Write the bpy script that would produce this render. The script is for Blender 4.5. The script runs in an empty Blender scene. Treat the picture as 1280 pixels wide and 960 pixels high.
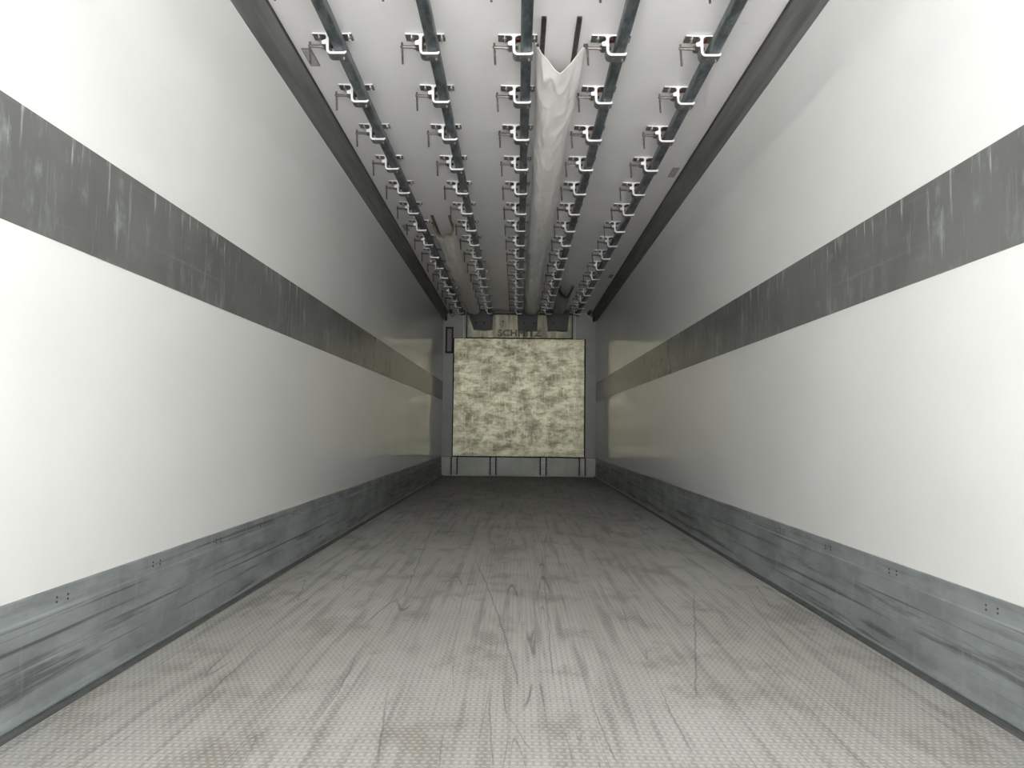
import bpy, bmesh, math, random
from mathutils import Vector, Matrix, noise

random.seed(7)
sc = bpy.context.scene
COL = sc.collection

# ------------------------------------------------------------------ camera
W2, YF, YR, ZC = 1.23, 12.293, -0.45, 2.643       # half width, bulkhead, rear opening, ceiling height
CX, CH, PITCH, YAW, ROLL = -0.0253, 0.7303, 0.0606, -0.0074, 0.0105
cam_d = bpy.data.cameras.new('camera')
cam = bpy.data.objects.new('camera', cam_d)
COL.objects.link(cam)
cp, sp, cy, sy = math.cos(PITCH), math.sin(PITCH), math.cos(YAW), math.sin(YAW)
F = Vector((sy * cp, cy * cp, sp))
R0 = Vector((cy, -sy, 0))
U0 = R0.cross(F)
Rv = math.cos(ROLL) * R0 + math.sin(ROLL) * U0
Uv = -math.sin(ROLL) * R0 + math.cos(ROLL) * U0
M = Matrix((Rv, Uv, -F)).transposed().to_4x4()
M.translation = Vector((CX, 0, CH))
cam.matrix_world = M
cam_d.sensor_fit = 'HORIZONTAL'
cam_d.sensor_width = 36.0
cam_d.lens = 960.0 * 36.0 / 1280.0
cam_d.clip_start = 0.02
cam_d.clip_end = 200
sc.camera = cam

# ------------------------------------------------------------------ light: overcast daylight through the open rear doors
SKY = 4.3
EXPOSURE = 0.40
world = bpy.data.worlds.new('world')
sc.world = world
world.use_nodes = True
wn = world.node_tree
bg = wn.nodes['Background']
bg.inputs['Color'].default_value = (0.96, 0.985, 1.0, 1)
bg.inputs['Strength'].default_value = SKY
pd = bpy.data.lights.new('rear_door_portal', 'AREA')
pd.shape = 'RECTANGLE'
pd.size, pd.size_y = 2 * W2, ZC
pd.cycles.is_portal = True
po = bpy.data.objects.new('rear_door_portal', pd)
COL.objects.link(po)
po.location = (0, YR + 0.005, ZC / 2)
po.rotation_euler = (math.radians(-90), 0, 0)
sd = bpy.data.lights.new('sun', 'SUN')
sd.energy = 70.0
sd.angle = math.radians(2)
sd.color = (1.0, .985, .97)
so = bpy.data.objects.new('sun', sd)
COL.objects.link(so)
so.rotation_euler = Vector((-.62, -.25, -.74)).to_track_quat('-Z', 'Y').to_euler()   # from the side, never into the trailer
sc.view_settings.view_transform = 'Standard'
sc.view_settings.look = 'None'
sc.view_settings.gamma = 1.0
sc.view_settings.use_curve_mapping = False
sc.view_settings.exposure = EXPOSURE
sc.cycles.use_denoising = True
sc.cycles.max_bounces = 24
sc.cycles.diffuse_bounces = 20
sc.cycles.glossy_bounces = 12
sc.cycles.sample_clamp_indirect = 10
sc.cycles.caustics_reflective = True


# ------------------------------------------------------------------ node helpers
class NT:
    def __init__(s, name):
        s.m = bpy.data.materials.new(name)
        s.m.use_nodes = True
        s.t = s.m.node_tree
        s.b = s.t.nodes['Principled BSDF']
        s._pos = None

    def put(s, sock, v):
        if isinstance(v, bpy.types.NodeSocket):
            s.t.links.new(v, sock)
        elif isinstance(v, (tuple, list)) and len(v) == 3 and sock.type == 'RGBA':
            sock.default_value = (*v, 1)
        else:
            sock.default_value = v

    def pos(s):
        if s._pos is None:
            s._pos = s.t.nodes.new('ShaderNodeNewGeometry').outputs['Position']
        return s._pos

    def objco(s):
        return s.t.nodes.new('ShaderNodeTexCoord').outputs['Object']

    def xyz(s, v=None):
        n = s.t.nodes.new('ShaderNodeSeparateXYZ')
        s.put(n.inputs[0], v if v is not None else s.pos())
        return n.outputs[0], n.outputs[1], n.outputs[2]

    def comb(s, x, y, z):
        n = s.t.nodes.new('ShaderNodeCombineXYZ')
        for i, v in enumerate((x, y, z)):
            s.put(n.inputs[i], v)
        return n.outputs[0]

    def scale(s, v, sc3, off=(0, 0, 0)):
        n = s.t.nodes.new('ShaderNodeMapping')
        s.put(n.inputs['Vector'], v)
        n.inputs['Scale'].default_value = sc3
        n.inputs['Location'].default_value = off
        return n.outputs[0]

    def math(s, op, a, b=0.0, c=None):
        n = s.t.nodes.new('ShaderNodeMath')
        n.operation = op
        s.put(n.inputs[0], a)
        s.put(n.inputs[1], b)
        if c is not None:
            s.put(n.inputs[2], c)
        return n.outputs[0]

    def noise(s, v, scale=1.0, detail=3.0, rough=0.55, dist=0.0):
        n = s.t.nodes.new('ShaderNodeTexNoise')
        s.put(n.inputs['Vector'], v)
        n.inputs['Scale'].default_value = scale
        n.inputs['Detail'].default_value = detail
        n.inputs['Roughness'].default_value = rough
        n.inputs['Distortion'].default_value = dist
        return n.outputs[0]

    def voro(s, v, scale=1.0, feature='DISTANCE_TO_EDGE'):
        n = s.t.nodes.new('ShaderNodeTexVoronoi')
        n.feature = feature
        s.put(n.inputs['Vector'], v)
        n.inputs['Scale'].default_value = scale
        return n.outputs['Distance']

    def ramp(s, v, lo, hi, a=0.0, b=1.0):
        n = s.t.nodes.new('ShaderNodeMapRange')
        n.interpolation_type = 'SMOOTHSTEP'
        s.put(n.inputs[0], v)
        n.inputs[1].default_value, n.inputs[2].default_value = lo, hi
        n.inputs[3].default_value, n.inputs[4].default_value = a, b
        return n.outputs[0]

    def mix(s, f, a, b):
        n = s.t.nodes.new('ShaderNodeMix')
        n.data_type = 'RGBA'
        s.put(n.inputs[0], f)
        s.put(n.inputs[6], a)
        s.put(n.inputs[7], b)
        return n.outputs[2]

    def bump(s, h, dist=0.001, strength=1.0):
        n = s.t.nodes.new('ShaderNodeBump')
        s.put(n.inputs['Height'], h)
        n.inputs['Distance'].default_value = dist
        n.inputs['Strength'].default_value = strength
        s.t.links.new(n.outputs[0], s.b.inputs['Normal'])

    def fin(s, color=None, rough=None, metal=None, spec=None):
        if color is not None: s.put(s.b.inputs['Base Color'], color)
        if rough is not None: s.put(s.b.inputs['Roughness'], rough)
        if metal is not None: s.put(s.b.inputs['Metallic'], metal)
        if spec is not None: s.put(s.b.inputs['Specular IOR Level'], spec)
        return s.m


def m_plain(name, c, r=0.5, m=0.0, var=0.12, sc_=30):
    n = NT(name)
    k = n.noise(n.objco(), sc_, 3)
    dark = tuple(x * (1 - var) for x in c)
    lite = tuple(min(1, x * (1 + var)) for x in c)
    return n.fin(n.mix(n.ramp(k, .3, .7), dark, lite), r, m)


# white glass-fibre wall skin
n = NT('white_gelcoat_wall')
a = n.noise(n.scale(n.pos(), (1, .7, 1.1)), 1.6, 4)
b_ = n.noise(n.scale(n.pos(), (1, 14, .8)), 2.0, 3)
c_ = n.mix(n.ramp(a, .3, .7), (.70, .70, .675), (.73, .73, .71))
c_ = n.mix(n.ramp(b_, .5, .8, 0, .10), c_, (.68, .68, .66))
M_WALL = n.fin(c_, .08, 0, .4)

# ceiling skin with faint cross seams every 1.1 m
n = NT('white_ceiling_skin')
X, Y, Z = n.xyz()
a = n.noise(n.pos(), 2.5, 4)
fr = n.math('FRACT', n.math('DIVIDE', n.math('SUBTRACT', Y, 4.04 - .555), 1.11))
seam = n.ramp(n.math('ABSOLUTE', n.math('SUBTRACT', fr, .5)), .001, .005, 1, 0)
c_ = n.mix(n.ramp(a, .3, .7), (.84, .83, .83), (.87, .86, .86))
sp_ = n.ramp(n.noise(n.scale(n.pos(), (1, 2.2, 1)), 7, 5, .7), .66, .76, 0, .35)
c_ = n.mix(sp_, c_, (.5, .47, .45))
c_ = n.mix(n.math('MULTIPLY', seam, .7), c_, (.9, .89, .88))
M_CEIL = n.fin(c_, .38, 0, .4)

# dark grey scuff band
n = NT('grey_scuff_band')
X, Y, Z = n.xyz()
a = n.noise(n.pos(), 3.0, 4)
st = n.noise(n.comb(0, n.math('MULTIPLY', Y, 38), n.math('MULTIPLY', Z, 3.5)), 1.0, 4, .6)
st2 = n.noise(n.comb(5, n.math('MULTIPLY', Y, 9), n.math('MULTIPLY', Z, 5)), 1.0, 5, .65)
hz = n.noise(n.comb(9, n.math('MULTIPLY', Y, 1.2), n.math('MULTIPLY', Z, 45)), 1.0, 3, .6)
msk = n.noise(n.comb(3, n.math('MULTIPLY', Y, 2.2), n.math('MULTIPLY', Z, 4)), 1.0, 3)
c_ = n.mix(n.ramp(a, .3, .7), (.118, .120, .112), (.148, .150, .142))
top = n.ramp(Z, 1.36, 1.50, .25, 1.0)
s1 = n.math('MULTIPLY', n.ramp(st, .56, .70), n.math('MULTIPLY', n.ramp(msk, .36, .56), top))
s2 = n.math('MULTIPLY', n.ramp(st2, .52, .72), n.ramp(msk, .36, .60))
c_ = n.mix(n.math('MULTIPLY', s2, .7), c_, (.27, .29, .29))
c_ = n.mix(n.math('MULTIPLY', s1, .95), c_, (.46, .48, .48))
c_ = n.mix(n.ramp(hz, .6, .75, 0, .3), c_, (.24, .245, .24))
n.bump(a, .003, .3)
M_BAND = n.fin(c_, .24, 0, .45)

# aluminium kick plate
n = NT('scratched_kick_plate')
X, Y, Z = n.xyz()
a = n.noise(n.comb(2, n.math('MULTIPLY', Y, 3), n.math('MULTIPLY', Z, 7)), 1.0, 5, .6)
h1 = n.noise(n.comb(X, n.math('MULTIPLY', Y, .45), n.math('MULTIPLY', Z, 60)), 1.0, 4, .6)
h2 = n.noise(n.comb(n.math('ADD', X, 7), n.math('MULTIPLY', Y, 1.3), n.math('MULTIPLY', Z, 28)), 1.0, 4, .6, .3)
vv = n.noise(n.comb(n.math('ADD', X, 4), n.math('MULTIPLY', Y, 30), n.math('MULTIPLY', Z, 5)), 1.0, 3, .6)
c_ = n.mix(n.ramp(a, .3, .7), (.215, .232, .232), (.36, .388, .392))
low = n.ramp(Z, .08, .26, 1.0, .35)
c_ = n.mix(n.math('MULTIPLY', n.ramp(h2, .53, .66), n.math('MULTIPLY', low, .7)), c_, (.075, .075, .072))
c_ = n.mix(n.math('MULTIPLY', n.ramp(h1, .57, .66), .75), c_, (.05, .05, .048))
c_ = n.mix(n.math('MULTIPLY', n.ramp(vv, .55, .75), .35), c_, (.36, .39, .40))
n.bump(h1, .0015, .4)
M_KICK = n.fin(c_, n.ramp(h2, .3, .7, .38, .5), .35, .5)

# ceiling cove profile
n = NT('grey_cove_profile')
X, Y, Z = n.xyz()
a = n.noise(n.comb(n.math('MULTIPLY', X, 16), n.math('MULTIPLY', Y, .9), n.math('MULTIPLY', Z, 16)), 1.0, 4, .6)
c_ = n.mix(n.ramp(a, .3, .7), (.092, .094, .090), (.165, .168, .165))
M_COVE = n.fin(c_, .6, .0, .25)

# aluminium floor with small staggered raised lenses
n = NT('patterned_aluminium_floor')
X, Y, Z = n.xyz()
P = 0.018
row = n.math('FLOOR', n.math('DIVIDE', Y, P))
u = n.math('ADD', n.math('DIVIDE', X, P), n.math('MULTIPLY', n.math('MODULO', row, 2.0), .5))
fu = n.math('SUBTRACT', n.math('FRACT', n.math('ADD', u, 1000.0)), .5)
fv = n.math('SUBTRACT', n.math('FRACT', n.math('DIVIDE', Y, P)), .5)
el = n.math('SQRT', n.math('ADD', n.math('POWER', n.math('DIVIDE', fu, .42), 2.0), n.math('POWER', n.math('DIVIDE', fv, .26), 2.0)))
lens = n.ramp(el, .35, 1.0, 1, 0)
col_ = n.math('ABSOLUTE', n.math('SUBTRACT', n.math('FRACT', n.math('ADD', n.math('DIVIDE', X, P), 1000.0)), .5))
big = n.noise(n.scale(n.pos(), (1, .45, 1)), 1.3, 5, .6)
med = n.noise(n.scale(n.pos(), (1, .6, 1), (3, 1, 0)), 5.0, 5, .65)
lon = n.noise(n.comb(n.math('MULTIPLY', X, 26), n.math('MULTIPLY', Y, 1.1), 0.0), 1.0, 4, .6)
wig = n.noise(n.scale(n.pos(), (1, .5, 1)), 1.6, 2)
vx = n.math('ADD', n.math('MULTIPLY', X, 3.2), n.math('MULTIPLY', wig, 1.1))
def hair(sx, sy, off, lev):
    f = n.noise(n.comb(n.math('MULTIPLY', X, sx), n.math('MULTIPLY', Y, sy), off), 1.0, .6, .4)
    return n.math('ABSOLUTE', n.math('SUBTRACT', f, lev))
v1 = n.math('MINIMUM', hair(3.5, .16, 1.0, .50), hair(5.0, .30, 7.0, .46))
v2 = n.math('MINIMUM', hair(8.0, .35, 3.0, .53), hair(13.0, .55, 5.0, .47))
c_ = n.mix(n.ramp(big, .3, .7), (.34, .33, .298), (.47, .462, .43))
c_ = n.mix(n.ramp(med, .50, .68, 0, .6), c_, (.22, .195, .16))
c_ = n.mix(n.ramp(lon, .48, .66, 0, .62), c_, (.20, .19, .17))
c_ = n.mix(n.ramp(col_, .22, .5, 0, .35), c_, (.22, .21, .19))
c_ = n.mix(n.math('MULTIPLY', lens, .38), c_, (.72, .72, .70))
k1 = n.math('MULTIPLY', n.ramp(v1, .0, .0030, 1, 0), n.ramp(n.noise(n.scale(n.pos(), (1, .8, 1)), 2.2, 2), .47, .57))
k2 = n.math('MULTIPLY', n.ramp(v2, .0, .0045, 1, 0), n.ramp(n.noise(n.scale(n.pos(), (1, .8, 1), (5, 5, 5)), 2.6, 2), .5, .6))
c_ = n.mix(n.math('MULTIPLY', k1, .65), c_, (.10, .095, .085))
c_ = n.mix(n.math('MULTIPLY', k2, .5), c_, (.11, .10, .09))
# individual long drag scratches: x = a + b y + c y^2 between two depths
SCRATCH = [ (0.1176, -0.0292, -0.0127, 2.22, 4.38),
            (-1.2426, 0.6819, -0.1600, 1.99, 2.59),
            (0.0375, 0.0233, -0.0008, 2.31, 4.70),
            (-0.0397, 0.2459, -0.0039, 2.17, 3.58),
            (0.1816, -0.2196, 0.0426, 1.70, 2.22),
            (1.4204, -1.2531, 0.2628, 1.78, 2.03),
            (-0.1736, -0.0601, -0.0158, 1.70, 2.21),
            (0.5929, -0.3694, 0.0834, 1.71, 2.24),
            (0.8340, -0.0619, 0.0328, 2.48, 3.67),
            (-0.3384, -0.0474, -0.0012, 3.42, 5.77),
            (0.6394, -0.8804, 0.2323, 1.70, 1.98),
            (0.7524, -0.3804, 0.0976, 1.77, 2.36),
            (-1.0396, 0.1831, -0.0476, 2.02, 2.69),
            (-1.1929, 1.4598, -0.4108, 1.71, 1.97),]
tot = None
jit = n.math('MULTIPLY', n.math('SUBTRACT', n.noise(n.comb(0.0, n.math('MULTIPLY', Y, 9.0), 4.0), 1.0, 3), .5), .022)
for i, (sa, sb, sc2, y0, y1) in enumerate(SCRATCH):
    xx = n.math('ADD', n.math('MULTIPLY', n.math('MULTIPLY_ADD', Y, sc2, sb), Y), sa)
    d = n.math('ABSOLUTE', n.math('SUBTRACT', n.math('SUBTRACT', X, xx), jit))
    w = .0028 if i % 3 == 0 else .0020
    m_ = n.math('MULTIPLY', n.ramp(d, w * .4, w * 1.6, 1, 0), n.math('MULTIPLY', n.ramp(Y, y0 - .02, y0 + .08), n.ramp(Y, y1 - .25, y1 + .1, 1, 0)))
    tot = m_ if tot is None else n.math('MAXIMUM', tot, m_)
c_ = n.mix(n.math('MULTIPLY', tot, .48), c_, (.09, .085, .08))
n.bump(lens, .0012, .55)
M_FLOOR = n.fin(c_, n.ramp(med, .3, .7, .55, .68), .25, .3)

# bulkhead aluminium sheet
n = NT('stained_aluminium_sheet')
X, Y, Z = n.xyz()
a = n.noise(n.comb(n.math('MULTIPLY', X, 3.2), 0.0, n.math('MULTIPLY', Z, 6)), 1.0, 8, .75, .2)
b_ = n.noise(n.comb(n.math('MULTIPLY', X, 7), 3.0, n.math('MULTIPLY', Z, 30)), 1.0, 5, .7)
d_ = n.noise(n.comb(n.math('MULTIPLY', X, 40), 6.0, n.math('MULTIPLY', Z, 4)), 1.0, 3, .6)
c_ = n.mix(n.ramp(a, .34, .66), (.22, .205, .14), (.46, .445, .32))
c_ = n.mix(n.ramp(b_, .5, .7, 0, .55), c_, (.12, .115, .085))
c_ = n.mix(n.ramp(d_, .5, .7, 0, .4), c_, (.52, .51, .40))
e_ = n.noise(n.comb(n.math('MULTIPLY', X, 14), 9.0, n.math('MULTIPLY', Z, 16)), 1.0, 6, .7)
c_ = n.mix(n.ramp(e_, .58, .68, 0, .45), c_, (.10, .095, .07))
n.bump(b_, .002, .25)
M_SHEET = n.fin(c_, n.ramp(a, .3, .7, .50, .40), .85, .5)
n = NT('brushed_header_sheet')
X, Y, Z = n.xyz()
a = n.noise(n.comb(n.math('MULTIPLY', X, 9), 0.0, n.math('MULTIPLY', Z, 2)), 1.0, 4, .6)
M_HEAD = n.fin(n.mix(n.ramp(a, .35, .65), (.14, .135, .10), (.27, .26, .20)), .45, .85)

M_BULK = m_plain('grey_white_bulkhead_skin', (.30, .31, .28), .35, 0, .05, 3)
M_BULKKICK = m_plain('light_grey_bulkhead_kick', (.42, .43, .37), .4, .1, .08, 5)
M_POST = m_plain('grey_aluminium_post', (.28, .28, .25), .4, .4, .15, 8)
M_GAP = m_plain('black_gap_shade', (.012, .012, .012), .7, 0, .1)
M_SEAL = m_plain('dark_floor_sealant', (.075, .078, .075), .5, 0, .15, 20)
M_BEAD = m_plain('aluminium_bead', (.30, .33, .335), .35, .5, .12, 10)
M_RIVET = m_plain('dark_rivet', (.05, .05, .048), .5, .3)
M_BRKT = m_plain('white_bracket_face', (.86, .855, .85), .35, .0, .04)
M_BRKT_SIDE = m_plain('grey_bracket_face', (.17, .165, .16), .38, .35, .15, 60)
M_STEEL = m_plain('dark_steel', (.17, .15, .14), .38, .7, .25, 60)
M_BOLT = m_plain('zinc_bolt', (.42, .40, .38), .35, .8, .2, 60)
M_RED = m_plain('rusty_red_bolt', (.16, .035, .02), .6, .2, .2, 60)
M_KNOB = m_plain('black_knob', (.02, .02, .02), .5)
M_BLACK = m_plain('black_rubber_and_gap_shade', (.014, .014, .014), .55)
M_BOX = m_plain('dark_grey_plastic', (.105, .11, .105), .5, 0, .08, 8)
M_TRACK = m_plain('steel_track', (.20, .185, .165), .3, .8, .25, 25)
M_FRAMEIN = m_plain('grey_vent_insert', (.20, .19, .18), .5)
M_COVER = m_plain('clear_grey_cover', (.42, .41, .40), .25, 0, .08, 20)
M_COVERRIM = m_plain('grey_cover_rim', (.20, .195, .19), .4)
M_LETTER = m_plain('dark_embossed_lettering', (.06, .055, .045), .5, .2)

# galvanised rail
n = NT('weathered_galvanised_rail')
a = n.noise(n.scale(n.pos(), (1, .35, 1)), 22, 5, .65)
b_ = n.noise(n.scale(n.pos(), (1, .1, 1)), 30, 3, .6)
c_ = n.mix(n.ramp(a, .35, .65), (.075, .088, .094), (.19, .215, .228))
c_ = n.mix(n.ramp(b_, .62, .72, 0, .5), c_, (.26, .28, .29))
M_RAIL = n.fin(c_, .42, .55)

# duct cloth
n = NT('cream_coated_fabric')
X, Y, Z = n.xyz()
a = n.noise(n.pos(), 6, 4)
c_ = n.mix(n.ramp(a, .3, .7), (.87, .85, .82), (.93, .915, .885))
n.bump(n.noise(n.scale(n.pos(), (1, .8, 1)), 28, 3, .6), .003, .35)
M_FAB = n.fin(c_, .42, 0, .4)
n.b.inputs['Subsurface Weight'].default_value = .0
n = NT('rust_stained_fabric')
X, Y, Z = n.xyz()
a = n.noise(n.pos(), 14, 4)
rs = n.ramp(n.math('ADD', n.math('SUBTRACT', Y, 6.95), n.math('MULTIPLY', n.math('SUBTRACT', a, .5), .25)), .05, .22, 1, 0)
c_ = n.mix(n.ramp(a, .3, .7), (.80, .76, .68), (.88, .85, .77))
M_FAB2 = n.fin(n.mix(n.math('MULTIPLY', rs, .8), c_, (.26, .13, .06)), .5, 0, .3)
n = NT('dark_mouth_fabric')
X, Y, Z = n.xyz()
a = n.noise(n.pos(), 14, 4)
rs = n.ramp(n.math('ADD', Y, n.math('MULTIPLY', n.math('SUBTRACT', a, .5), .3)), 10.22, 10.42, 1, 0)  # near-black at the mouth, grey farther back
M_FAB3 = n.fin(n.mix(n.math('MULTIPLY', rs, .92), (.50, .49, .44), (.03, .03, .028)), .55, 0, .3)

n = NT('concrete_yard')
a = n.noise(n.pos(), .6, 5)
M_YARD = n.fin(n.mix(n.ramp(a, .3, .7), (.46, .46, .465), (.55, .55, .555)), .85, 0)


# ------------------------------------------------------------------ mesh helpers
def box(bm, x0, x1, y0, y1, z0, z1):
    vs = [bm.verts.new(p) for p in ((x0, y0, z0), (x1, y0, z0), (x1, y1, z0), (x0, y1, z0),
                                    (x0, y0, z1), (x1, y0, z1), (x1, y1, z1), (x0, y1, z1))]
    for f in ((0, 3, 2, 1), (4, 5, 6, 7), (0, 1, 5, 4), (1, 2, 6, 5), (2, 3, 7, 6), (3, 0, 4, 7)):
        bm.faces.new([vs[i] for i in f])
    return vs


def prism(bm, prof, y0, y1, segs=1):
    """closed profile [(x, z)] extruded along Y"""
    rings = []
    for k in range(segs + 1):
        y = y0 + (y1 - y0) * k / segs
        rings.append([bm.verts.new((x, y, z)) for x, z in prof])
    m = len(prof)
    for a, b in zip(rings, rings[1:]):
        for i in range(m):
            bm.faces.new((a[i], b[i], b[(i + 1) % m], a[(i + 1) % m]))
    bm.faces.new(rings[0])
    bm.faces.new(list(reversed(rings[-1])))


def tube(bm, p0, p1, r, n_=12, r1=None):
    p0, p1 = Vector(p0), Vector(p1)
    r1 = r if r1 is None else r1
    d = (p1 - p0).normalized()
    a = d.orthogonal().normalized()
    b = d.cross(a)
    A, B = [], []
    for i in range(n_):
        t = 2 * math.pi * i / n_
        o = a * math.cos(t) + b * math.sin(t)
        A.append(bm.verts.new(p0 + o * r))
        B.append(bm.verts.new(p1 + o * r1))
    for i in range(n_):
        j = (i + 1) % n_
        bm.faces.new((A[i], A[j], B[j], B[i]))
    bm.faces.new(list(reversed(A)))
    bm.faces.new(B)


def obj(name, bm, mat, parent=None, bevel=0.0, smooth=False, loc=None, segs=2):
    bmesh.ops.recalc_face_normals(bm, faces=bm.faces)
    me = bpy.data.meshes.new(name)
    bm.to_mesh(me)
    bm.free()
    me.materials.append(mat)
    if smooth:
        for p in me.polygons:
            p.use_smooth = True
    o = bpy.data.objects.new(name, me)
    COL.objects.link(o)
    if parent is not None:
        o.parent = parent
    if loc is not None:
        o.location = loc
    if bevel:
        md = o.modifiers.new('bevel', 'BEVEL')
        md.width = bevel
        md.segments = segs
        md.limit_method = 'ANGLE'
        md.angle_limit = math.radians(40)
    return o


def NB():
    return bmesh.new()


def thing(name, label, cat, loc=(0, 0, 0), group=None):
    o = bpy.data.objects.new(name, None)
    o.empty_display_size = .1
    COL.objects.link(o)
    o.location = loc
    return tag(o, label, cat, group)


def tag(o, label, cat, group=None):
    o['label'] = label
    o['category'] = cat
    if group:
        o['group'] = group
    return o


def struct(o, label=None, cat=None):
    o['kind'] = 'structure'
    if label:
        o['label'] = label
    if cat:
        o['category'] = cat
    return o


def copy_tree(o, parent=None):
    c = o.copy()
    COL.objects.link(c)
    if parent is not None:
        c.parent = parent
    for ch in o.children:
        copy_tree(ch, c)
    return c


def quick(bm_fn, *a):
    bm = NB()
    bm_fn(bm, *a)
    return bm


# ------------------------------------------------------------------ shell
T = .09
struct(obj('floor', quick(box, -W2 - T, W2 + T, YR, YF + T, -.14, 0), M_FLOOR), 'patterned aluminium trailer floor with dark drag scratches', 'floor')
struct(obj('ceiling', quick(box, -W2 - T, W2 + T, YR, YF + T, ZC, ZC + T), M_CEIL), 'white trailer roof skin with faint cross seams', 'ceiling')
struct(obj('wall_left', quick(box, -W2 - T, -W2, YR, YF + T, 0, ZC), M_WALL), 'glossy white side wall on the left', 'wall')
struct(obj('wall_right', quick(box, W2, W2 + T, YR, YF + T, 0, ZC), M_WALL), 'glossy white side wall on the right', 'wall')
struct(obj('wall_front', quick(box, -W2, W2, YF, YF + T, 0, ZC), M_BULK), 'grey white bulkhead wall at the far end', 'wall')
struct(obj('ground', quick(box, -30, 30, -60, YR - .3, -1.3, -1.2), M_YARD), 'concrete yard outside the open rear doors', 'ground')

# scuff bands, in lengths with a narrow joint between them
BZ0, BZ1 = 1.21, 1.503
js = [YR, 1.22, 3.66, 6.10, 8.54, 10.98, YF]
names = ['beside the camera', 'nearest to the camera', 'second from the camera', 'third from the camera', 'fourth from the camera', 'meeting the bulkhead']
tn = 1
for s, side in ((-1, 'left'), (1, 'right')):
    for k in range(6):
        bm = NB()
        x0, x1 = sorted((s * W2, s * (W2 - .003)))
        y1 = js[k + 1] - (.004 if k < 5 else .0)
        box(bm, x0, x1, js[k], y1, BZ0, BZ1)
        struct(obj('trim_%d' % tn, bm, M_BAND), 'dark grey scuff band length on the %s wall, %s' % (side, names[k]), 'trim')
        tn += 1

# kick plates (baseboards)
rivet_me = None
for s, side in ((-1, 'left'), (1, 'right')):
    # profile from the wall into the room, small folds at 0.255 and 0.15
    pr = [(0, 0), (.020, 0), (.020, .018), (.012, .026), (.009, .034), (.009, .132), (.0075, .136), (.009, .140),
          (.009, .249), (.0055, .254), (.0055, .304), (.004, .308), (0, .308)]
    prof = [(s * (W2 - d), z) for d, z in pr]
    o = struct(obj('baseboard_%s' % side, quick(prism, prof, YR, YF - .001), M_KICK), 'scratched grey aluminium kick plate along the %s wall' % side, 'baseboard')
    # sealant and bead
    bm = NB()
    prism(bm, [(s * (W2 - .0195), .0), (s * (W2 - .036), .0), (s * (W2 - .033), .007), (s * (W2 - .0195), .014)], YR, YF - .002)
    q = obj('sealant_strip', bm, M_SEAL, o)
    q['label'] = 'dark sealant strip at the floor edge'
    bm = NB()
    prism(bm, [(s * (W2 - .0195), .015), (s * (W2 - .024), .017), (s * (W2 - .024), .021), (s * (W2 - .0195), .024)], YR, YF - .002)
    q = obj('bead', bm, M_BEAD, o)
    y = 2.03 + .532 * 0
    first = None
    while y < YF - .1:
        for dy, dz in ((0, 0), (.05, -.002), (0, -.012), (.05, -.014)):
            if first is None:
                bm = NB()
                tube(bm, (0, 0, 0), (-s * .0022, 0, 0), .0036, 8, .0026)
                first = obj('rivet', bm, M_RIVET, o, smooth=False)
                r_ = first
            else:
                r_ = first.copy()
                COL.objects.link(r_)
                r_.parent = o
            r_.location = (s * (W2 - .0052), y + dy, .283 + dz)
        y += .532

# ceiling coves
for s, side, k in ((-1, 'left', 1), (1, 'right', 2)):
    pts = [(1.23, 2.495), (1.2265, 2.4965), (1.213, 2.522), (1.196, 2.546), (1.177, 2.578), (1.163, 2.606), (1.1585, 2.614),
           (1.159, 2.619), (1.175, 2.620), (1.23, 2.620)]
    o = struct(obj('trim_%d' % tn, quick(prism, [(s * x, z) for x, z in pts], YR, YF - .001), M_COVE, smooth=False),
               'dark grey cove profile between the %s wall and ceiling' % side, 'trim')
    bm = NB()
    box(bm, *sorted((s * 1.1595, s * 1.22)), YR, YF - .001, 2.621, ZC - .0005)  # black strip fills the recess to draw its dark shadow line
    q = obj('gap_shade_strip', bm, M_BLACK, o)
    q['label'] = 'black strip painted in as the dark gap above the cove edge'
    tn += 1

# ------------------------------------------------------------------ bulkhead fittings
# big aluminium sheet
o = thing('bulkhead_sheet', 'large stained aluminium sheet fixed in the middle of the far bulkhead', 'panel', (0, YF, .32))
bm = NB()
box(bm, -1.05, 1.04, -.035, -.012, 0, 1.88)
obj('sheet', bm, M_SHEET, o, bevel=.003)
bm = NB()
box(bm, -1.066, 1.060, -.012, -.0005, -.012, 1.889)  # black sheet stands in for the shadow gap around the panel
q = obj('gap_shade_backing', bm, M_GAP, o)
q['label'] = 'black backing sheet painted in as the shadow gap around the panel'
for zz in (1.70, 1.28, 1.14, .84):
    bm = NB()
    box(bm, -1.02, 1.01, -.0362, -.0350, zz, zz + .004)
    obj('pressed_groove', bm, M_POST, o)

# header sheet with lettering
o = thing('header_sheet', 'narrow aluminium header sheet with outlined lettering above the large sheet', 'panel', (0, YF, 2.22))
obj('sheet', quick(box, -.845, .835, -.02, -.004, .0, .372), M_HEAD, o, bevel=.002)
q = obj('gap_shade_backing', quick(box, -.862, .852, -.004, -.0005, -.010, .40), M_GAP, o)  # black sheet draws the shaded gap round the header
for zz, r in ((.334, .009), (.263, .018), (.185, .009)):
    q = obj('screw', quick(tube, (-.269, -.020, zz), (-.269, -.026, zz), r, 12), M_LETTER, o)
cu = bpy.data.curves.new('lettering', 'FONT')
cu.body = 'SCHMITZ'
cu.align_x = 'CENTER'
cu.size = .15
cu.fill_mode = 'NONE'
cu.bevel_depth = .0042
cu.bevel_resolution = 0
cu.space_character = 1.06
to = bpy.data.objects.new('lettering_curve', cu)
COL.objects.link(to)
bpy.context.view_layer.update()
me = bpy.data.meshes.new_from_object(to.evaluated_get(bpy.context.evaluated_depsgraph_get()))
bpy.data.objects.remove(to)
bpy.data.curves.remove(cu)
xs = [v.co.x for v in me.vertices]
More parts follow.
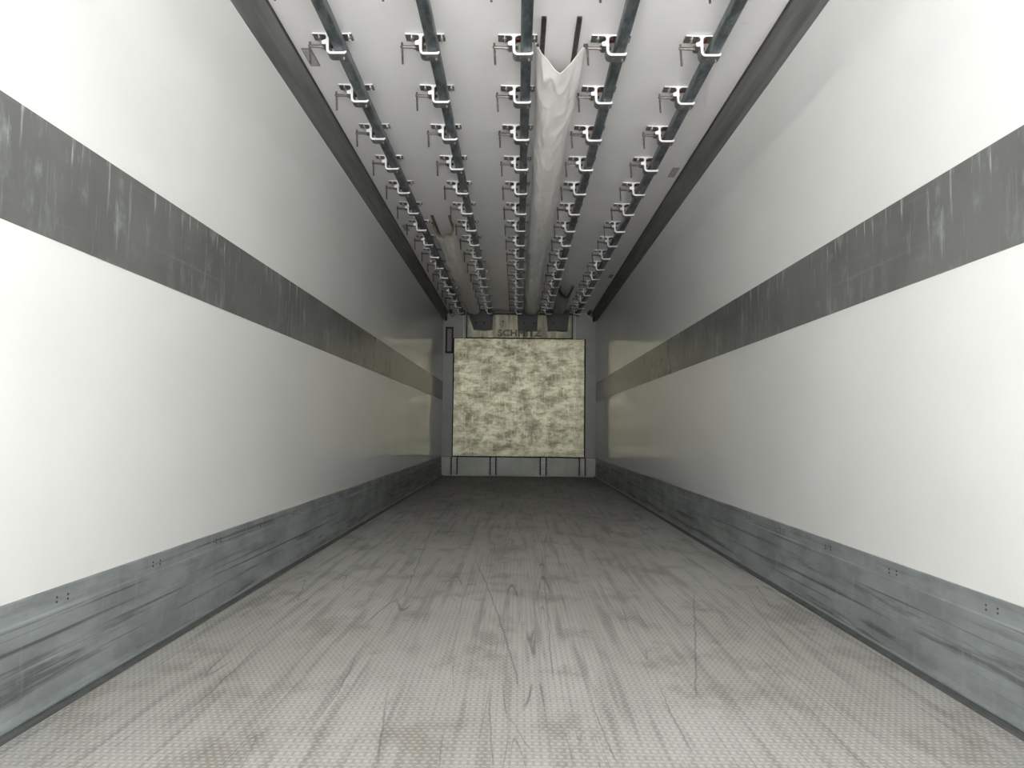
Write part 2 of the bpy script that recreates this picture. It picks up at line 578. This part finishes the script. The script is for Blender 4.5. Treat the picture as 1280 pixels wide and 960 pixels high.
ys = [v.co.y for v in me.vertices]
sx, sz = .70 / (max(xs) - min(xs)), .108 / (max(ys) - min(ys))
mx, my = (max(xs) + min(xs)) / 2, min(ys)
for v in me.vertices:
    v.co = Vector(((v.co.x - mx) * sx, -.022 + v.co.z * .6, (v.co.y - my) * sz + .022))
me.materials.clear()
me.materials.append(M_LETTER)
q = bpy.data.objects.new('lettering', me)
COL.objects.link(q)
q.parent = o
q['label'] = 'dark outlined capital letters reading SCHMITZ'

# bulkhead kick: rail with posts and panels
o = thing('bulkhead_kick', 'light grey riveted kick boards with four recessed posts under the large sheet', 'kick board', (0, YF, 0))
posts = [(-1.075, -.972), (-.455, -.355), (.342, .444), (.963, 1.066)]
edges = [-1.228] + [v for p in posts for v in p] + [1.228]
for i in range(0, len(edges), 2):
    q = obj('board', quick(box, edges[i] + .004, edges[i + 1] - .004, -.030, -.002, .018, .303), M_BULKKICK, o, bevel=.004)
for a, b in posts:
    q = obj('post', quick(box, a + .014, b - .014, -.016, -.0005, .018, .303), M_POST, o, bevel=.003)
q = obj('shadow_channel', quick(box, -1.229, 1.229, -.010, -.0004, .0, .307), M_GAP, o)  # shadow between the boards put in as a black sheet
q['label'] = 'black sheet painted in as the shadow between the boards'
q = obj('lower_lip', quick(box, -1.228, 1.228, -.036, -.012, .005, .02), M_BULKKICK, o, bevel=.003)
fr_ = None
for a, b in posts:
    for x in (a - .018, b + .018):
        for zz in (.06, .11, .16, .21, .26):
            if fr_ is None:
                fr_ = obj('rivet', quick(tube, (0, -.030, 0), (0, -.034, 0), .007, 8), M_STEEL, o)
                r_ = fr_
            else:
                r_ = fr_.copy()
                COL.objects.link(r_)
                r_.parent = o
            r_.location = (x, 0, zz)

# black framed vent, upper left of the sheet
o = thing('framed_vent', 'narrow upright black framed vent at the upper left of the bulkhead sheet', 'vent', (-1.125, YF, 1.96))
bm = NB()
for (x0, x1, z0, z1) in ((-.068, -.040, 0, .425), (.030, .058, 0, .425), (-.040, .030, 0, .030), (-.040, .030, .395, .425)):
    box(bm, x0, x1, -.022, -.0005, z0, z1)
obj('frame', bm, M_BLACK, o)
obj('insert', quick(box, -.041, .031, -.010, -.0005, .029, .396), M_FRAMEIN, o)

# small vertical strips beside the header
for x in (-.90, .89):
    o = obj('edge_strip', quick(box, x - .012, x + .012, YF - .012, YF - .0005, 2.20, ZC - .002), M_BULKKICK, bevel=.002)
    tag(o, 'thin pale vertical strip on the bulkhead %s of the header sheet' % ('left' if x < 0 else 'right'), 'trim strip')

# corner fittings with a cable to the cove
for s, side in ((-1, 'left'), (1, 'right')):
    o = thing('cable_fitting', 'small black cable fitting in the upper %s corner of the bulkhead' % side, 'cable fitting', (s * 1.19, YF, 2.55))
    bm = NB()
    tube(bm, (0, -.02, .045), (0, -.02, -.045), .019, 14)
    bmesh.ops.create_uvsphere(bm, u_segments=14, v_segments=8, radius=.021, matrix=Matrix.Translation((0, -.021, .045)))
    bmesh.ops.create_uvsphere(bm, u_segments=14, v_segments=8, radius=.021, matrix=Matrix.Translation((0, -.021, -.045)))
    obj('body', bm, M_BLACK, o, smooth=True)
    cv = bpy.data.curves.new('cable', 'CURVE')
    cv.dimensions = '3D'
    cv.bevel_depth = .0045
    spn = cv.splines.new('BEZIER')
    pts = [(0, -.02, .03), (-s * .04, -.05, .02), (-s * .085, -.12, .068)]
    if s < 0:
        pts = [(0, -.02, .03), (.05, -.05, .06), (.10, -.06, -.0), (.14, -.07, .03), (.09, -.12, .075)]
    spn.bezier_points.add(len(pts) - 1)
    for bp, p in zip(spn.bezier_points, pts):
        bp.co = p
        bp.handle_left_type = bp.handle_right_type = 'AUTO'
    cv.materials.append(M_BLACK)
    tmp = bpy.data.objects.new('cable_curve', cv)
    COL.objects.link(tmp)
    bpy.context.view_layer.update()
    cme = bpy.data.meshes.new_from_object(tmp.evaluated_get(bpy.context.evaluated_depsgraph_get()))
    bpy.data.objects.remove(tmp)
    bpy.data.curves.remove(cv)
    c = bpy.data.objects.new('cable', cme)
    COL.objects.link(c)
    c.parent = o
    bm = NB()
    tube(bm, (-s * .085, -.26, .062), (-s * .085, -.10, .062), .029, 16)
    obj('gland', bm, M_BLACK, o, smooth=False, bevel=.004)

# ------------------------------------------------------------------ meat rails
RX = [-.90, -.45, 0.0, .452, .905]
POS = ['leftmost', 'second from the left', 'middle', 'second from the right', 'rightmost']
for x, p in zip(RX, POS):
    hw, ht, r = .027, .054, .011
    prof = []
    for cxx, czz, a0 in ((hw - r, -r, 0), (-hw + r, -r, 90), (-hw + r, -ht + r, 180), (hw - r, -ht + r, 270)):
        for k in range(4):
            t = math.radians(a0 + 30 * k)
            prof.append((cxx + r * math.cos(t), czz + r * math.sin(t)))
    o = thing('meat_rail', '%s long dark galvanised ceiling rail carried by white brackets' % p, 'rail', (x, YR + .05, ZC - .0395), 'ceiling rails')
    obj('rail_tube', quick(prism, prof, 0, YF - .30 - YR - .05), M_RAIL, o)
    bm = NB()
    box(bm, -.034, .034, YF - .375 - YR, YF - .300 - YR, -.060, .012)
    obj('end_block', bm, M_BLACK, o, bevel=.008)

# ------------------------------------------------------------------ rail brackets
def arc(cx, cz, r, a0, a1, n_):
    return [(cx + r * math.cos(math.radians(a0 + (a1 - a0) * i / n_)), cz + r * math.sin(math.radians(a0 + (a1 - a0) * i / n_))) for i in range(n_ + 1)]

def make_bracket():
    root = thing('rail_bracket', 'x', 'bracket', (0, 0, ZC), 'white ceiling rail brackets')
    D = .066
    # outline of the cast body, z measured down from the ceiling
    prof = [(-.137, -.001), (.054, -.001), (.054, -.010), (-.034, -.012), (-.046, -.015), (-.0525, -.022)]
    prof += arc(-.0405, -.084, .0115, 180, 270, 5)             # inner corner of the arm
    prof += [(.018, -.0945), (.026, -.0925), (.0295, -.089), (.034, -.091), (.033, -.100), (.024, -.1085)]
    prof += arc(-.0415, -.084, .0250, 270, 180, 6)
    prof += [(-.0685, -.060), (-.076, -.062), (-.088, -.060), (-.090, -.042), (-.083, -.038), (-.070, -.034), (-.068, -.022), (-.074, -.013), (-.137, -.010)]
    bm = NB()
    prism(bm, prof, 0, D)
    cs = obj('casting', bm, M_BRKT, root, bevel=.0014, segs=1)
    cs.data.materials.append(M_BRKT_SIDE)          # faces across the depth are white, all other faces dull grey
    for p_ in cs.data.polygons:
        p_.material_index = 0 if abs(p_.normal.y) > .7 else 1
    for x, mt in ((-.105, M_BOLT), (.040, M_BOLT)):
        bm = NB()
        tube(bm, (x, .024, -.010), (x, .024, -.018), .010, 6)
        tube(bm, (x, .024, -.016), (x, .024, -.033), .0042, 8)
        obj('bolt', bm, mt, root)
        bm = NB()
        box(bm, x - .0022, x + .0022, .001, .060, -.0185, -.0095)
        obj('rib', bm, M_BRKT, root)
    bm = NB()
    tube(bm, (-.040, .030, -.012), (-.040, .030, -.022), .011, 10)
    obj('bolt', bm, M_RED, root)
    # retaining screw with tee handle
    bm = NB()
    tube(bm, (-.066, .040, -.052), (-.096, .040, -.052), .0115, 12)
    tube(bm, (-.096, .040, -.052), (-.160, .040, -.050), .0072, 10)
    s_ = obj('clamp_screw', bm, M_STEEL, root)
    bm = NB()
    tube(bm, (-.156, .040, -.030), (-.150, .038, -.138), .0054, 8)
    bmesh.ops.create_uvsphere(bm, u_segments=8, v_segments=6, radius=.0095, matrix=Matrix.Translation((-.155, .040, -.050)))
    obj('tee_handle', bm, M_STEEL, s_)
    bm = NB()
    tube(bm, (-.054, .040, -.052), (-.040, .040, -.052), .0085, 10)
    obj('screw_tip', bm, M_KNOB, root)
    bm = NB()
    tube(bm, (-.028, .024, -.106), (-.028, .024, -.1115), .0052, 8)
    obj('rivet', bm, M_BOLT, root)
    bm = NB()
    tube(bm, (.014, .034, -.105), (.014, .034, -.121), .0042, 8)
    obj('pin', bm, M_BOLT, root)
    return root

ORD = ['second', 'third', 'fourth', 'fifth', 'sixth', 'seventh', 'eighth', 'ninth', 'tenth', 'eleventh', 'twelfth', 'thirteenth', 'fourteenth', 'fifteenth', 'sixteenth']
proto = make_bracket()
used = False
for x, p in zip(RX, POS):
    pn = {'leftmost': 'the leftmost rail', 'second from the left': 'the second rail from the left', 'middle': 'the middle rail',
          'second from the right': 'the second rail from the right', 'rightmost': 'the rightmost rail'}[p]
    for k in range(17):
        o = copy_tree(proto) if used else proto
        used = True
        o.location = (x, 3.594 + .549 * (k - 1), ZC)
        if k == 0:
            o['label'] = 'white bracket of %s cut off at the photo top' % pn
        elif k == 16:
            o['label'] = 'white bracket of %s, the last one before the bulkhead' % pn
        elif k == 1:
            o['label'] = 'white bracket of %s, nearest of the fully visible ones' % pn
        else:
            o['label'] = 'white bracket of %s, %s of the fully visible ones' % (pn, ORD[k - 2])

# ------------------------------------------------------------------ fabric air ducts hanging between the rails
def duct(xc, y0, depth, mat, label, mouth, tr_front, seed, hw=.126, veeness=1.0):
    root = thing('air_duct', label, 'air duct', (xc, y0, ZC), 'fabric ceiling air ducts')
    y1 = YF - .235
    L = y1 - y0
    nu = 44
    nv = int(L * 64)
    bm = NB()
    grid = []
    for j in range(nv + 1):
        v = (j / nv)
        v = v ** 1.15
        ring = []
        for i in range(nu + 1):
            t = math.pi * i / nu
            c = math.cos(t)
            ux = math.copysign(abs(c) ** .72, c)
            uz = math.sin(t) ** .85
            cut = mouth * (1 - abs(ux)) ** 1.0
            y = cut + (L - cut) * v
            # mouth closes into a vee, body rounds out behind it
            vee = veeness * math.exp(-((y - cut) / .22))
            zu = (1 - vee) * uz + vee * (1 - abs(ux) ** 1.15)
            w = hw * (.82 + .18 * vee) * (1 + .03 * math.sin(y * 2.1 + seed))
            z = -depth * zu
            # crease field: chevrons trailing back from the mouth
            cr = 0.0
            q = y * 5.2 + 2.0 * abs(ux) + 1.6 * noise.noise(Vector((ux * 1.5, y * 1.3, seed)))
            s_ = math.sin(q * 2)
            cr += .016 * (1 - abs(s_)) ** 2.2 * max(0, .35 + 1.1 * noise.noise(Vector((y * 1.9, seed, ux * 1.7))))
            cr += .010 * noise.noise(Vector((ux * 2.2, y * 1.6, seed + 5)))
            cr += .006 * noise.noise(Vector((ux * 5, y * 6, seed + 9)))
            fade = min(1, math.sin(t) * 2.2)
            endf = min(1.0, (L - y) / .35 + .0)
            cr *= fade
            z2 = z * (.62 + .38 * endf)
            nx, nz = c, -math.sin(t)
            ring.append(bm.verts.new((ux * w + nx * cr, y, min(-.001, z2 + nz * cr))))
        grid.append(ring)
    for a, b in zip(grid, grid[1:]):
        for i in range(nu):
            bm.faces.new((a[i], a[i + 1], b[i + 1], b[i]))
    o = obj('fabric', bm, mat, root, smooth=True)
    md = o.modifiers.new('thick', 'SOLIDIFY')
    md.thickness = .0022
    md.offset = 1
    for sx in (-.092, .072) if hw > .12 else (-.078, .078):
        bm = NB()
        x = sx
        box(bm, x - .012, x + .012, tr_front - y0, L - .1, -.004, -.0005)
        box(bm, x - .012, x - .008, tr_front - y0, L - .1, -.014, -.004)
        box(bm, x + .008, x + .012, tr_front - y0, L - .1, -.014, -.004)
        q = obj('mounting_track', bm, M_TRACK, root)
        q['label'] = 'steel ceiling track that the fabric slides on'
    for sx in (-1, 1):
        bm = NB()
        tube(bm, (sx * (hw - .010), .012, -.016), (sx * (hw - .010), -.004, -.016), .006, 8)
        obj('eyelet', bm, M_STEEL, root)
    return root

duct(.172, 3.672, .122, M_FAB, 'long cream fabric duct with a vee mouth right of the middle rail', .09, 3.437, 1.0)
duct(-.727, 6.95, .118, M_FAB2, 'rust-edged fabric duct between the two left rails', .12, 6.745, 4.0, hw=.112, veeness=.35)
duct(.604, 10.04, .118, M_FAB3, 'short grey fabric duct with a black mouth between the two right rails', .12, 9.98, 8.0, hw=.105, veeness=.6)

# ------------------------------------------------------------------ air outlet boxes on the bulkhead
for (x0, x1, b0, b1, holes, lab) in (
        (-.845, -.430, -.735, -.440, (-.70, -.565), 'left of the three dark grey air outlet boxes under the ceiling'),
        (-.040, .292, -.028, .278, (.067, .222), 'middle of the three dark grey air outlet boxes under the ceiling'),
        (.415, .785, .450, .760, (.531, .685), 'right of the three dark grey air outlet boxes under the ceiling')):
    xc = (x0 + x1) / 2
    o = thing('air_outlet', lab, 'air outlet', (xc, YF, ZC), 'air outlet boxes on the bulkhead')
    bm = NB()
    dt, db, zt, zb = .235, .115, -.001, -.315
    top = [(x0, -dt, zt), (x1, -dt, zt), (x1, -.021, zt), (x0, -.021, zt)]
    nseg = 8
    # front face with a slightly wavy lower lip
    fr, bk = [], []
    for i in range(nseg + 1):
        t = i / nseg
        x = b0 + (b1 - b0) * t
        z = zb + .006 * math.sin(t * 7 + xc * 9)
        fr.append(bm.verts.new((x - xc, -db, z)))
        bk.append(bm.verts.new((x - xc, -.028, z)))
    tf, tb = [], []
    for i in range(nseg + 1):
        t = i / nseg
        x = x0 + (x1 - x0) * t
        tf.append(bm.verts.new((x - xc, -dt, zt)))
        tb.append(bm.verts.new((x - xc, -.028, zt)))
    for i in range(nseg):
        bm.faces.new((tf[i], tf[i + 1], fr[i + 1], fr[i]))
        bm.faces.new((fr[i], fr[i + 1], bk[i + 1], bk[i]))
        bm.faces.new((bk[i], bk[i + 1], tb[i + 1], tb[i]))
        bm.faces.new((tb[i], tb[i + 1], tf[i + 1], tf[i]))
    bm.faces.new((tf[0], fr[0], bk[0], tb[0]))
    bm.faces.new((tf[-1], tb[-1], bk[-1], fr[-1]))
    obj('hood', bm, M_BOX, o, bevel=.006)
    for hx in holes:
        yy = -(db + (dt - db) * (1 - .205 / .315))
        q = obj('bolt', quick(tube, (hx - xc, yy + .02, -.205), (hx - xc, yy - .008, -.205), .015, 10), M_BLACK, o)

# ------------------------------------------------------------------ flush covers in the ceiling beside the coves
for (x, y, l, wd, lab) in ((-1.108, 3.75, .185, .052, 'grey flush ceiling cover beside the left cove, nearest to the camera'),
                      (-1.10, 7.08, .20, .05, 'grey flush ceiling cover beside the left cove, farther one'),
                      (1.107, 5.46, .20, .05, 'grey flush ceiling cover beside the right cove, nearer one'),
                      (1.107, 9.27, .19, .05, 'grey flush ceiling cover beside the right cove, farther one')):
    o = thing('ceiling_cover', lab, 'cover', (x, y, ZC), 'flush covers in the ceiling')
    h = wd / 2
    obj('rim', quick(box, -h, h, 0, l, -.006, -.0005), M_COVERRIM, o, bevel=.002)
    obj('lens', quick(box, -h + .006, h - .006, .014, l - .014, -.0085, -.0055), M_COVER, o, bevel=.0015)
